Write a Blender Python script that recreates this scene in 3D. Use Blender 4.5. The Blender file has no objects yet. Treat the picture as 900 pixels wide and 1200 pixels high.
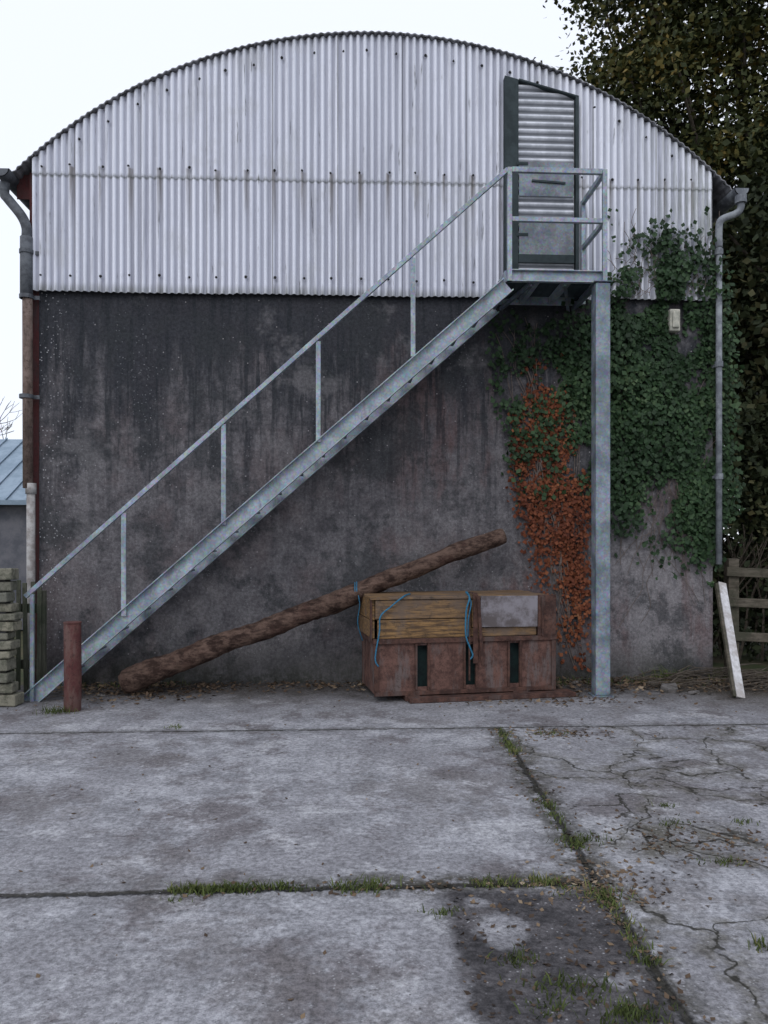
import bpy, math, random
import numpy as np
from mathutils import Vector, Matrix
random.seed(7); rng=np.random.default_rng(7)
sc=bpy.context.scene
sc.view_settings.view_transform='Standard'; sc.view_settings.look='None'; sc.view_settings.exposure=0
# ---------------- survey: photo measurements -> metres on real planes ----------------
D=8.2; H=1.5; T=0.05; c_=1/math.sqrt(1+T*T); s_=T*c_
def site(px,py,Y):
    u=(px-450)/900; v=(635-py)/900
    t=(D+Y)/(c_-u*s_)
    return Vector((u*t*c_+t*s_, Y, H+v*t))
def gnd(px,py,z=0):
    t=(H-z)*900/(py-635); u=(px-450)/900
    return Vector((u*t*c_+t*s_, -D-u*t*s_+t*c_, z))
# ---------------- node helper ----------------
class M:
    def __init__(s,name,rough=0.8,metal=0.0,spec=0.3):
        s.m=bpy.data.materials.new(name); s.m.use_nodes=True
        s.nt=s.m.node_tree; s.b=s.nt.nodes['Principled BSDF']
        s.b.inputs['Roughness'].default_value=rough; s.b.inputs['Metallic'].default_value=metal
        s.b.inputs['Specular IOR Level'].default_value=spec
        s.tc=s.nt.nodes.new('ShaderNodeTexCoord').outputs['Object']
        sp=s.nt.nodes.new('ShaderNodeSeparateXYZ'); s.nt.links.new(s.tc,sp.inputs[0])
        s.x,s.y,s.z=sp.outputs
    def put(s,sock,v):
        if hasattr(v,'is_output'): s.nt.links.new(v,sock)
        else:
            try: sock.default_value=v
            except Exception: sock.default_value=(*v,1) if len(v)==3 else v
    def mapv(s,scale,vec=None,loc=(0,0,0)):
        n=s.nt.nodes.new('ShaderNodeMapping'); s.nt.links.new(vec or s.tc,n.inputs[0])
        n.inputs['Scale'].default_value=scale; n.inputs['Location'].default_value=loc; return n.outputs[0]
    def noise(s,scale,detail=4,rough=0.6,vec=None,st=None,dist=0,loc=(0,0,0)):
        if st or loc!=(0,0,0): vec=s.mapv(st or (1,1,1),vec,loc)
        n=s.nt.nodes.new('ShaderNodeTexNoise'); s.nt.links.new(vec or s.tc,n.inputs['Vector'])
        n.inputs['Scale'].default_value=scale; n.inputs['Detail'].default_value=detail
        n.inputs['Roughness'].default_value=rough; n.inputs['Distortion'].default_value=dist
        return n.outputs[0]
    def voro(s,scale,feature='F1',vec=None,out=0,st=None):
        if st: vec=s.mapv(st,vec)
        n=s.nt.nodes.new('ShaderNodeTexVoronoi'); n.feature=feature
        s.nt.links.new(vec or s.tc,n.inputs['Vector']); n.inputs['Scale'].default_value=scale
        return n.outputs[out]
    def mr(s,v,a,b,c=0.0,d=1.0,smooth=True):
        n=s.nt.nodes.new('ShaderNodeMapRange'); n.interpolation_type='SMOOTHSTEP' if smooth else 'LINEAR'
        s.put(n.inputs['Value'],v)
        for k,w in zip(('From Min','From Max','To Min','To Max'),(a,b,c,d)): n.inputs[k].default_value=w
        return n.outputs[0]
    def op(s,o,a,b=0.0,clamp=False):
        n=s.nt.nodes.new('ShaderNodeMath'); n.operation=o; n.use_clamp=clamp
        s.put(n.inputs[0],a); s.put(n.inputs[1],b); return n.outputs[0]
    def mul(s,*a):
        r=a[0]
        for b in a[1:]: r=s.op('MULTIPLY',r,b)
        return r
    def mix(s,f,a,b,mode='MIX'):
        n=s.nt.nodes.new('ShaderNodeMix'); n.data_type='RGBA'; n.blend_type=mode
        s.put(n.inputs[0],f)
        for i,v in ((6,a),(7,b)):
            if hasattr(v,'is_output'): s.nt.links.new(v,n.inputs[i])
            else: n.inputs[i].default_value=(*v[:3],1)
        return n.outputs[2]
    def shade(s,c,v): return s.mix(1.0,c,v,'MULTIPLY')
    def ramp(s,f,stops):
        n=s.nt.nodes.new('ShaderNodeValToRGB'); s.put(n.inputs[0],f); e=n.color_ramp.elements
        while len(e)<len(stops): e.new(0.5)
        for q,(p,col) in zip(e,stops): q.position=p; q.color=(*col,1)
        return n.outputs[0]
    def island(s): 
        return s.nt.nodes.new('ShaderNodeNewGeometry').outputs['Random Per Island']
    def col(s,v): s.put(s.b.inputs['Base Color'],v)
    def bump(s,h,strength=0.5,dist=0.01):
        n=s.nt.nodes.new('ShaderNodeBump'); n.inputs['Strength'].default_value=strength; n.inputs['Distance'].default_value=dist
        s.put(n.inputs['Height'],h); s.nt.links.new(n.outputs[0],s.b.inputs['Normal'])
    def rough(s,v): s.put(s.b.inputs['Roughness'],v)
XL=site(46,600,0).x; XR=site(835,600,0).x; ZB=4.11; ZJ=5.33
SL=site(38,280,-.08).x; SR=site(835,280,-.08).x
# ---------------- materials ----------------
def mk_galv(name,base=(.38,.43,.48),dark=(.22,.26,.30),metal=.25):
    a=M(name,.5,metal,.4)
    n=a.noise(5,4); v=a.voro(55,out=1); n2=a.noise(9.0,4,.7,st=(1,1,.3))
    c=a.mix(a.mr(n,.35,.7),dark,base); c=a.mix(.22,c,v,'OVERLAY')
    c=a.mix(a.mr(n2,.52,.72,0,.6),c,(.15,.15,.15))
    a.col(c); a.rough(a.mr(n,.3,.7,.4,.65)); return a.m
galv=mk_galv('galvanised_steel'); galv_dark=mk_galv('weathered_galvanised',(.20,.23,.27),(.09,.11,.14))
galv_post=mk_galv('galvanised_post_steel',(.27,.31,.36),(.13,.16,.19))
def mk_sheet():
    a=M('white_painted_corrugated',.62,0,.3)
    s1=a.noise(1.0,5,.7,st=(11,1,.5)); s2=a.noise(1.0,4,.7,st=(30,1,1.5)); bl=a.noise(1.1,4,.7)
    q=a.op('DIVIDE',a.op('ADD',a.x,10+.0),.684)
    idx=a.op('FLOOR',q)
    w=a.nt.nodes.new('ShaderNodeTexWhiteNoise'); w.noise_dimensions='1D'; a.nt.links.new(idx,w.inputs['W'])
    c=a.mix(w.outputs[0],(.86,.88,.96),(.75,.77,.85))
    c=a.mix(a.mr(s1,.45,.70,0,.7),c,(.44,.45,.50))
    valley_shade=a.mr(a.y,-.082,-.05,0,.72)  # shade in the corrugation valleys, painted into the base colour by depth
    c=a.mix(valley_shade,c,(.29,.30,.37))
    c=a.mix(a.mr(bl,.5,.70,0,.45),c,(.48,.49,.50))
    c=a.mix(a.mul(a.mr(s2,.60,.68,0,.85),a.mr(bl,.44,.58)),c,(.06,.06,.07))
    fr=a.op('FRACT',q); lap=a.mul(a.mr(a.op('ABSOLUTE',a.op('SUBTRACT',fr,.5)),.0,.014,1,0),a.mr(s1,.3,.55,.3,.9)); c=a.mix(lap,c,(.13,.13,.14))
    # dirt runs below the fixings
    fb=a.op('FRACT',a.op('ADD',a.op('DIVIDE',a.op('SUBTRACT',a.x,SL+.1-.299*20),.299),.5)); run=a.mr(a.op('ABSOLUTE',a.op('SUBTRACT',fb,.5)),.02,.12,1,0)
    zz=a.op('MAXIMUM',a.mul(a.mr(a.z,4.65,5.39,0,1),a.mr(a.z,5.39,5.41,1,0)),a.mr(a.z,4.0,4.27,1,0))
    c=a.mix(a.mul(run,zz,a.mr(s1,.36,.56,0,.85)),c,(.20,.18,.17))
    low=a.mr(a.z,4.11,4.22,1,0); low2=a.mul(a.mr(a.z,5.30,5.35,1,0),a.mr(a.z,5.28,5.30))
    c=a.mix(a.mul(a.op('MAXIMUM',low,low2),a.mr(s2,.3,.7,.15,.8)),c,(.16,.17,.16))
    c=a.mix(a.mul(a.mr(a.x,2.6,4.0),a.mr(s2,.42,.6),.6),c,(.25,.27,.24))
    a.col(c); return a.m
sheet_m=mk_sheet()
def mk_wall():
    a=M('rendered_block_wall',.92,0,.15)
    big=a.noise(.9,5,.68); mid=a.noise(5,7,.8); vs=a.noise(1.0,6,.72,st=(2.6,1,.5)); vs2=a.noise(1,6,.7,st=(11,1,.8),loc=(3,0,0)); fine=a.noise(30,3,.8)
    c=a.mix(a.mr(mid,.38,.62),(.075,.071,.077),(.155,.147,.155))
    c=a.mix(a.mr(big,.47,.58,0,.45),c,(.13,.105,.108))
    pr=a.mul(a.mr(a.x,2.2,3.4),a.mr(a.z,1.2,2.2,1,0)); c=a.mix(a.mul(pr,a.mr(mid,.35,.6,.3,.85)),c,(.26,.245,.255))
    pb=a.mul(a.mr(a.z,.1,2.0,1,0),a.mr(vs,.42,.58)); c=a.mix(a.mul(pb,.6),c,(.185,.177,.183))
    c=a.mix(a.mul(a.mr(vs,.52,.40),a.mr(a.x,-.3,1.2),a.mr(big,.4,.55),.5),c,(.11,.06,.057))
    edge=a.op('ADD',a.z,a.mul(a.op('SUBTRACT',vs,.5),6.0))
    edge=a.op('SUBTRACT',edge,a.mr(a.x,.5,3.0,0,.7))
    st=a.mr(edge,2.2,3.6); c=a.mix(a.mul(st,.85),c,(.027,.030,.037))
    c=a.mix(a.mul(a.mr(vs2,.49,.60),a.mr(a.z,.8,3.4),.85),c,(.027,.030,.035))
    dp_=a.noise(1.25,6,.75,loc=(1,0,9)); c=a.mix(a.mr(dp_,.48,.59,0,.72),c,(.038,.041,.045))
    c=a.mix(a.mr(a.noise(.8,5,.75,loc=(11,0,2)),.53,.62,0,.45),c,(.18,.172,.178))
    c=a.shade(c,a.mr(fine,.3,.7,.72,1.28))
    vo=a.voro(26); sp=a.mr(vo,.12,.22,1,0)
    lm=a.op('MAXIMUM',a.mul(a.mr(vs,.5,.62),.3),a.mr(a.op('ADD',a.x,a.mul(mid,.9)),-2.75,-2.35,1,0))
    c=a.mix(a.mul(sp,lm),c,(.40,.40,.42))
    sp2=a.mr(a.voro(9),.045,.075,1,0); c=a.mix(a.mul(sp2,.75),c,(.36,.34,.35))
    c=a.mix(a.mul(a.mr(a.z,0,.5,1,0),a.mr(mid,.35,.6,.3,.9)),c,(.030,.032,.026))
    a.col(c); a.bump(a.op('ADD',a.mul(fine,.5),mid),.7,.018); return a.m
wall_m=mk_wall()
def mk_rust(name,c1,c2,c3,r=.85,spk=(.03,.018,.015)):
    a=M(name,r,0,.25); n=a.noise(7,6,.78); f=a.noise(26,4,.8); g=a.noise(2.5,5,.7,st=(3,3,.7))
    c=a.mix(a.mr(n,.38,.62),c1,c2); c=a.mix(a.mr(g,.50,.64,0,.85),c,c3); c=a.mix(a.mr(f,.5,.68,0,.7),c,spk)
    a.col(c); a.bump(a.op('ADD',n,f),.5,.008); return a.m
rust=mk_rust('rusty_steel',(.065,.034,.028),(.150,.080,.064),(.13,.105,.10))
rustd=mk_rust('dark_rusty_steel',(.045,.024,.02),(.11,.056,.042),(.09,.066,.06))
redox=mk_rust('red_oxide_paint',(.085,.022,.022),(.075,.03,.03),(.05,.035,.035))
boll_m=mk_rust('bollard_paint',(.080,.026,.026),(.11,.048,.042),(.13,.08,.07))
pipe_b=mk_rust('brown_stained_pipe',(.12,.085,.07),(.20,.15,.13),(.08,.06,.05))
def mk_plain(name,c1,c2,scale=8,r=.7,bs=.3,metal=0):
    a=M(name,r,metal,.3); n=a.noise(scale,5,.7); a.col(a.mix(a.mr(n,.38,.62),c1,c2)); a.bump(n,bs,.006); return a.m
pipe_d=mk_plain('dark_grey_pipe',(.06,.065,.075),(.12,.13,.145)); pipe_w=mk_plain('pale_plastic_pipe',(.40,.39,.38),(.22,.20,.19))
pipe_g=mk_plain('grey_pipe',(.26,.28,.30),(.13,.14,.16)); darkframe=mk_plain('dark_green_paint',(.018,.028,.032),(.035,.05,.055),5)
plastic_w=mk_plain('aged_white_plastic',(.55,.53,.45),(.33,.33,.28)); blackm=mk_plain('black_void',(.02,.02,.021),(.03,.03,.03))
rope_m=mk_plain('blue_rope',(.03,.17,.28),(.02,.10,.18),60); teal=mk_plain('teal_panel',(.008,.016,.017),(.012,.03,.03))
roof_m=mk_plain('roof_sheet_grey',(.26,.26,.28),(.14,.14,.15)); slate=mk_plain('blue_grey_roof',(.30,.38,.46),(.22,.29,.36),3)
shedw=mk_plain('shed_wall_grey',(.10,.105,.125),(.16,.16,.18),3); plate_m=mk_plain('grey_plate',(.23,.215,.235),(.10,.085,.085),5)
def mk_wood(name,c1,c2,c3,st=(1.2,8,8),sc_=3.0,dk=(.03,.025,.02)):
    a=M(name,.85,0,.2); g=a.noise(sc_,6,.75,st=st); n=a.noise(2.6,5,.7); i=a.island(); f=a.noise(9,4,.8,loc=(3,3,3))
    c=a.mix(a.mr(g,.38,.62),c1,c2); c=a.mix(a.mr(n,.46,.6,0,.8),c,c3); c=a.mix(a.mr(i,0,1,0,.35),c,c3); c=a.mix(a.mr(f,.52,.7,0,.6),c,dk)
    a.col(c); a.bump(g,.6,.006); return a.m
wood_y=mk_wood('weathered_yellow_boards',(.08,.05,.03),(.30,.175,.072),(.135,.10,.078),(1.2,10,14))
wood_g=mk_wood('green_grey_boards',(.07,.07,.055),(.13,.13,.10),(.045,.055,.035),(10,10,1.0))
wood_f=mk_wood('fence_timber',(.07,.06,.045),(.14,.12,.095),(.05,.052,.035),(1.5,9,9))
wood_w=mk_wood('white_flaking_plank',(.50,.50,.50),(.66,.65,.67),(.34,.31,.29),(8,8,1.2),dk=(.2,.17,.15))
def mk_bark():
    a=M('log_bark',.9,0,.15); g=a.noise(9,6,.75,st=(.8,1.4,1.4)); n=a.noise(3,5,.7); v=a.voro(22,st=(.35,1,1))
    c=a.mix(a.mr(g,.38,.62),(.035,.021,.017),(.14,.092,.072)); c=a.mix(a.mr(n,.5,.65,0,.5),c,(.09,.05,.04)); c=a.mix(a.mr(v,.1,.4,.6,0),c,(.025,.016,.013))
    a.col(c); a.bump(a.op('ADD',g,a.mul(v,.4)),1.0,.03); return a.m
bark=mk_bark(); trunk_m=mk_plain('tree_bark',(.05,.04,.03),(.09,.075,.06),14,.9,.8)
cut_m=mk_plain('cut_timber_end',(.12,.08,.055),(.07,.045,.03),12)
def mk_block():
    a=M('mossy_blocks',.9,0,.2); n=a.noise(9,6,.8); i=a.island()
    c=a.mix(i,(.27,.25,.19),(.15,.15,.125)); c=a.mix(a.mr(n,.44,.6,0,.75),c,(.075,.08,.058)); a.col(c); a.bump(n,.9,.02); return a.m
block_m=mk_block()
def mk_leaf(name,stops,rough=.55):
    a=M(name,rough,0,.25); i=a.island(); n=a.noise(.9,2)
    f=a.op('ADD',a.mul(i,.6),a.mul(a.mr(n,.3,.7),.4)); a.col(a.ramp(f,stops)); return a.m
ivy_m=mk_leaf('ivy_leaf',[(0,(.008,.018,.007)),(.5,(.018,.042,.016)),(.82,(.036,.072,.028)),(1,(.08,.12,.055))],.6)
ivyr_m=mk_leaf('dead_ivy_leaf',[(0,(.06,.018,.011)),(.5,(.15,.045,.021)),(.85,(.22,.078,.034)),(1,(.26,.13,.065))],.85)
tree_l=mk_leaf('tree_leaf',[(0,(.016,.022,.007)),(.45,(.037,.047,.013)),(.75,(.08,.074,.018)),(1,(.19,.125,.027))],.7)
hedge_l=mk_leaf('hedge_leaf',[(0,(.012,.018,.008)),(.6,(.03,.04,.015)),(1,(.08,.07,.03))],.7)
grass_m=mk_leaf('grass_blade',[(0,(.03,.04,.013)),(.4,(.06,.082,.024)),(.75,(.11,.135,.038)),(1,(.22,.19,.09))],.85)
dead_m=mk_leaf('fallen_leaf',[(0,(.03,.021,.016)),(.45,(.09,.06,.040)),(.8,(.19,.135,.085)),(1,(.36,.29,.21))],.85)
stem_m=mk_plain('ivy_stem',(.09,.07,.06),(.15,.12,.105))
def mk_yard():
    a=M('concrete_slabs',.88,0,.2)
    big=a.noise(.75,5,.7); mid=a.noise(3.6,7,.78); fine=a.noise(34,4,.85); wob=a.noise(2.6,5,.7); wob2=a.noise(10,3,.7)
    c=a.mix(a.mr(mid,.36,.64),(.215,.215,.23),(.385,.385,.41))
    c=a.mix(a.mr(big,.45,.56,0,.6),c,(.225,.22,.235))
    b2=a.noise(1.3,6,.74,loc=(5,1,0)); c=a.mix(a.mr(b2,.51,.62,0,.8),c,(.135,.122,.127))
    b3=a.noise(.95,6,.76,loc=(21,3,0)); c=a.mix(a.mr(b3,.53,.60,0,.5),c,(.15,.138,.138))
    c=a.mix(a.mr(a.noise(2.1,6,.76,loc=(9,4,0)),.53,.65,0,.65),c,(.47,.47,.49))
    dx=a.mul(a.op('SUBTRACT',wob,.5),.22); dx2=a.mul(a.op('SUBTRACT',wob2,.5),.07)
    xx=a.op('ADD',a.x,a.op('ADD',dx,dx2)); yy=a.op('ADD',a.y,a.op('SUBTRACT',dx,dx2))
    def dist(v,k): return a.op('ABSOLUTE',a.op('SUBTRACT',v,k))
    nx=a.op('ADD',a.x,dx2); ny=a.op('ADD',a.y,dx2)
    jx=a.op('SUBTRACT',nx,a.op('ADD',1.32,a.mul(a.y,.0432))); ax=a.op('ABSOLUTE',jx)
    inX=a.mr(a.y,-2.06,-2.02,1,0); left=a.mr(a.x,1.08,1.14,1,0)
    j1=a.mr(dist(ny,-2.05),.004,.014,1,0); j2=a.mul(a.mr(dist(ny,-4.87),.006,.026,1,0),left); j3=a.mul(a.mr(ax,.006,.026,1,0),inX)
    j=a.op('MAXIMUM',j1,a.op('MAXIMUM',j2,j3))
    h2=a.mul(a.mr(dist(yy,-4.85),.02,.17,1,0),left,a.mr(a.x,-1.0,.6,.3,1)); h3=a.mul(a.mr(ax,.02,.19,1,0),inX,.85); h1=a.mul(a.mr(dist(yy,-2.05),.0,.1,1,0),.5)
    halo=a.op('MAXIMUM',h1,a.op('MAXIMUM',h2,h3))
    c=a.mix(a.mul(halo,a.mr(wob2,.35,.55)),c,(.060,.056,.046))
    dk=a.mul(a.mr(xx,.36,.44),a.mr(jx,-.05,.0,1,0),a.mr(yy,-4.98,-4.90,1,0))
    def spot(x0,y0,r,e=1.0):
        ex=a.op('SUBTRACT',xx,x0); ey=a.mul(a.op('SUBTRACT',yy,y0),e)
        d=a.op('SQRT',a.op('ADD',a.mul(ex,ex),a.mul(ey,ey))); return a.mr(d,r,r+.05,1,0)
    sp=a.op('MAXIMUM',spot(.60,-5.27,.075,.8),a.op('MAXIMUM',spot(.95,-5.62,.035,1.6),spot(.52,-5.05,.02)))
    dk=a.mul(dk,a.op('SUBTRACT',1.0,a.mul(sp,.8)))
    dkc=a.mix(a.mr(mid,.38,.6),(.032,.030,.032),(.095,.088,.092)); c=a.mix(a.mul(dk,.95),c,dkc)
    vv=a.nt.nodes.new('ShaderNodeVectorMath'); vv.operation='ADD'
    nn=a.nt.nodes.new('ShaderNodeTexNoise'); nn.inputs['Scale'].default_value=2.0; nn.inputs['Detail'].default_value=5; a.nt.links.new(a.tc,nn.inputs['Vector'])
    sc2=a.nt.nodes.new('ShaderNodeVectorMath'); sc2.operation='SCALE'; sc2.inputs['Scale'].default_value=.7
    a.nt.links.new(nn.outputs[1],sc2.inputs[0]); a.nt.links.new(a.tc,vv.inputs[0]); a.nt.links.new(sc2.outputs[0],vv.inputs[1])
    flat=a.mapv((1,1,0),vv.outputs[0])
    vd=a.voro(.95,'DISTANCE_TO_EDGE',vec=flat); vd2=a.voro(3.2,'DISTANCE_TO_EDGE',vec=flat)
    rm=a.mul(a.mr(jx,0,.1),inX)
    ck=a.mul(a.mr(vd,.002,.009,1,0),rm,a.mr(wob,.38,.48))
    q0=gnd(805,985)
    ex=a.op('SUBTRACT',xx,q0.x); ey=a.mul(a.op('SUBTRACT',yy,q0.y),1.3); dd=a.op('SQRT',a.op('ADD',a.mul(ex,ex),a.mul(ey,ey)))
    patch=a.mr(dd,.25,.5,1,0)
    ck2=a.mul(a.mr(vd2,.01,.04,1,0),rm,a.op('MAXIMUM',patch,a.mr(b2,.53,.6)))
    ck=a.op('MAXIMUM',ck,ck2)
    c=a.mix(a.mul(patch,a.mr(mid,.4,.58),.8),c,(.080,.072,.050))
    c=a.mix(a.mul(a.mr(vd,.0,.10,1,0),rm,a.mr(wob2,.35,.6),.7),c,(.105,.097,.078))
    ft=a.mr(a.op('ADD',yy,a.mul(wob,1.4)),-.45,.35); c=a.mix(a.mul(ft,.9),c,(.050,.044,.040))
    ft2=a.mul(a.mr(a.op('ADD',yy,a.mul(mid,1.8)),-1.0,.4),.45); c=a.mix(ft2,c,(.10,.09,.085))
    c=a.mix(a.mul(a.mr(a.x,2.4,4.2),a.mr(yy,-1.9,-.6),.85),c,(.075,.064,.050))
    c=a.mix(a.mul(a.op('MAXIMUM',j,ck),.9),c,(.028,.026,.020))
    c=a.shade(c,a.mr(fine,.3,.7,.55,1.45))
    pv=a.voro(38); c=a.mix(a.mul(a.mr(pv,.1,.22,1,0),a.mr(mid,.43,.56),.6),c,(.48,.48,.50))
    c=a.mix(a.mul(a.mr(a.voro(15),.04,.08,1,0),.75),c,(.06,.052,.05))
    a.col(c)
    hh=a.op('SUBTRACT',a.op('ADD',a.mul(fine,.5),a.mul(mid,.9)),a.mul(j,2.0))
    a.bump(hh,.9,.022); return a.m
yard_m=mk_yard()
gr_m=mk_plain('earth_and_grass',(.05,.065,.025),(.10,.085,.05),1.5,.95,.5)
# ---------------- mesh helpers ----------------
def empty(name,loc=(0,0,0),rz=0):
    o=bpy.data.objects.new(name,None); sc.collection.objects.link(o); o.location=loc; o.rotation_euler=(0,0,rz); return o
def mesh(name,vs,fs,mat,parent=None,smooth=False,bev=0):
    me=bpy.data.meshes.new(name); me.from_pydata([tuple(v) for v in vs],[],fs); me.update()
    if smooth:
        for p in me.polygons: p.use_smooth=True
    o=bpy.data.objects.new(name,me); sc.collection.objects.link(o); me.materials.append(mat)
    if parent: o.parent=parent
    if bev:
        b=o.modifiers.new('bevel','BEVEL'); b.width=bev; b.segments=2; b.limit_method='ANGLE'
    return o
class G:
    def __init__(s): s.v=[]; s.f=[]
    def add(s,vs,fs):
        n=len(s.v); s.v+= [Vector(v) for v in vs]; s.f+=[tuple(i+n for i in f) for f in fs]; return s
    def box(s,x0,x1,y0,y1,z0,z1):
        return s.add([(x0,y0,z0),(x1,y0,z0),(x1,y1,z0),(x0,y1,z0),(x0,y0,z1),(x1,y0,z1),(x1,y1,z1),(x0,y1,z1)],
          [(0,3,2,1),(4,5,6,7),(0,1,5,4),(1,2,6,5),(2,3,7,6),(3,0,4,7)])
    def rbox(s,c,sx,sy,sz,rx=0,ry=0,rz=0):
        m=Matrix.Rotation(rz,3,'Z')@Matrix.Rotation(ry,3,'Y')@Matrix.Rotation(rx,3,'X'); c=Vector(c)
        vs=[c+m@Vector((a*sx/2,b*sy/2,d*sz/2)) for d in (-1,1) for a,b in ((-1,-1),(1,-1),(1,1),(-1,1))]
        return s.add(vs,[(0,3,2,1),(4,5,6,7),(0,1,5,4),(1,2,6,5),(2,3,7,6),(3,0,4,7)])
    def beam(s,p0,p1,w,h,side=Vector((0,1,0))):
        p0=Vector(p0);p1=Vector(p1);d=(p1-p0).normalized(); sd=Vector(side); sd=(sd-d*sd.dot(d)).normalized(); up=d.cross(sd)
        vs=[]
        for p in (p0,p1):
            for a,b in ((-1,-1),(1,-1),(1,1),(-1,1)): vs.append(p+sd*a*w/2+up*b*h/2)
        return s.add(vs,[(0,1,2,3),(7,6,5,4),(0,4,5,1),(1,5,6,2),(2,6,7,3),(3,7,4,0)])
    def tube(s,pts,r,n=12,rs=None,cap=True,jit=0):
        pts=[Vector(p) for p in pts]; vs=[]; prev=None
        for i,p in enumerate(pts):
            d=(pts[min(i+1,len(pts)-1)]-pts[max(i-1,0)]).normalized()
            a=Vector((0,0,1)) if abs(d.z)<.9 else Vector((1,0,0))
            if prev is not None: a=prev
            a=(a-d*a.dot(d)).normalized(); prev=a; b=d.cross(a); rr=rs[i] if rs else r
            for k in range(n):
                t=2*math.pi*k/n; q=rr*(1+random.uniform(-jit,jit)); vs.append(p+a*math.cos(t)*q+b*math.sin(t)*q)
        fs=[]
        for i in range(len(pts)-1):
            for k in range(n): fs.append((i*n+k,i*n+(k+1)%n,(i+1)*n+(k+1)%n,(i+1)*n+k))
        if cap: fs+= [tuple(range(n-1,-1,-1)), tuple((len(pts)-1)*n+k for k in range(n))]
        return s.add(vs,fs)
    def obj(s,name,mat,parent=None,smooth=False,bev=0): return mesh(name,s.v,s.f,mat,parent,smooth,bev)
def smooth_pts(pts,n=6):
    pts=[Vector(p) for p in pts]; out=[]
    P=[pts[0]]+pts+[pts[-1]]
    for i in range(1,len(P)-2):
        for k in range(n):
            t=k/n; a,b,c,d=P[i-1],P[i],P[i+1],P[i+2]
            out.append(.5*((2*b)+(c-a)*t+(2*a-5*b+4*c-d)*t*t+(3*b-a-3*c+d)*t**3))
    out.append(pts[-1]); return out
def leaves(name,C,N,size,mat,parent=None,aspect=.75,fold=.25,up=None):
    n=len(C); N=N/np.linalg.norm(N,axis=1,keepdims=True)
    R=rng.normal(size=(n,3)) if up is None else up+rng.normal(scale=.45,size=(n,3))
    A=R-N*(R*N).sum(1,keepdims=True); A/=np.linalg.norm(A,axis=1,keepdims=True); B=np.cross(N,A)
    s=size[:,None]
    v=np.stack([C-A*s*.5, C+B*s*.5*aspect+A*s*.05-N*s*fold*.4, C+A*s*.6-N*s*fold*.3, C-B*s*.5*aspect+A*s*.05-N*s*fold*.4],1).reshape(-1,3)
    me=bpy.data.meshes.new(name); me.vertices.add(4*n); me.vertices.foreach_set('co',v.ravel())
    me.loops.add(6*n); me.polygons.add(2*n)
    b=np.arange(n)*4; idx=np.stack([b,b+1,b+2,b,b+2,b+3],1).ravel()
    me.loops.foreach_set('vertex_index',idx.astype(np.int32)); me.polygons.foreach_set('loop_start',(np.arange(2*n)*3).astype(np.int32))
    me.polygons.foreach_set('loop_total',np.full(2*n,3,np.int32)); me.update(calc_edges=True); me.validate()
    o=bpy.data.objects.new(name,me); sc.collection.objects.link(o); me.materials.append(mat)
    if parent: o.parent=parent
    return o
# ---------------- ground ----------------
mesh('ground',[(-250,-150,-.03),(250,-150,-.03),(250,400,-.03),(-250,400,-.03)],[(0,1,2,3)],gr_m)
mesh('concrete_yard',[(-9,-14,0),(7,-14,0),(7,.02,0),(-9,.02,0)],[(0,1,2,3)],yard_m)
# ---------------- barn ----------------
barn=empty('arched_barn')
CX=.369; R=5.37; CZ=1.51; LEN=13
def arcz(x,r=R): return CZ+math.sqrt(max(r*r-(x-CX)**2,0))
G().box(XL,XR,0,.2,0,ZB+.06).obj('rendered_wall',wall_m,barn)
def corr(x0,x1,zb,zt,y,pitch=.0747,amp=.019,seg=10):
    n=int((x1-x0)/pitch*seg); vs=[];fs=[]
    for i in range(n+1):
        x=x0+(x1-x0)*i/n; w=math.sin(2*math.pi*x/pitch)
        yy=y+amp*(math.copysign(abs(w)**.8,w)); zz=zb(x); vs+=[(x,yy,zz),(x,yy,max(zt(x),zz+.001))]
        if i: a=2*i-2; fs.append((a,a+2,a+3,a+1))
    return vs,fs
g=G()
x=SL
while x<SR-.01:
    x1=min(x+.684,SR); dz=random.uniform(-.01,.01); dy=random.uniform(-.003,.003)
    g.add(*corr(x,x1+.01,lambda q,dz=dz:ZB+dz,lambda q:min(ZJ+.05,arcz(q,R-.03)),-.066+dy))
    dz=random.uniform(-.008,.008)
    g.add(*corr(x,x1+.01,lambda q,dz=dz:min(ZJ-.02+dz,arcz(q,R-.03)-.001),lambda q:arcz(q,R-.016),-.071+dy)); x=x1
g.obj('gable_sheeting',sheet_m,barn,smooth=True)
N=40; pts=[(SL+(SR-SL)*i/N) for i in range(N+1)]
vs=[];fs=[]
for i,q in enumerate(pts):
    vs+=[(q,-.02,ZB+.06),(q,-.02,arcz(q,R-.04))]
    if i: a=2*i-2; fs.append((a,a+2,a+3,a+1))
mesh('gable_backing',vs,fs,blackm,barn)
g=G(); g.box(XL-.1,XL,.2,LEN,0,5.34); g.box(XR,XR+.1,.2,LEN,0,5.34); g.box(XL,XR,LEN-.1,LEN,0,5.34); g.obj('side_walls',wall_m,barn)
half=math.asin(3.81/R); n=int(2*half*R/.076)*6; vs=[];fs=[]
for i in range(n+1):
    t=-half+2*half*i/n; rr=R+.007*math.sin(i*2*math.pi/6)
    for y,rad in ((-.115,rr),(LEN+.1,rr),(-.115,rr-.010),(LEN+.1,rr-.010)):
        vs.append((CX+rad*math.sin(t),y,CZ+rad*math.cos(t)))
    if i:
        a=4*i-4; b=4*i; fs+=[(a,b,b+1,a+1),(a+2,a+3,b+3,b+2),(a,a+2,b+2,b)]
mesh('arched_roof',vs,fs,roof_m,barn,smooth=False)
g=G()
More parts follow.
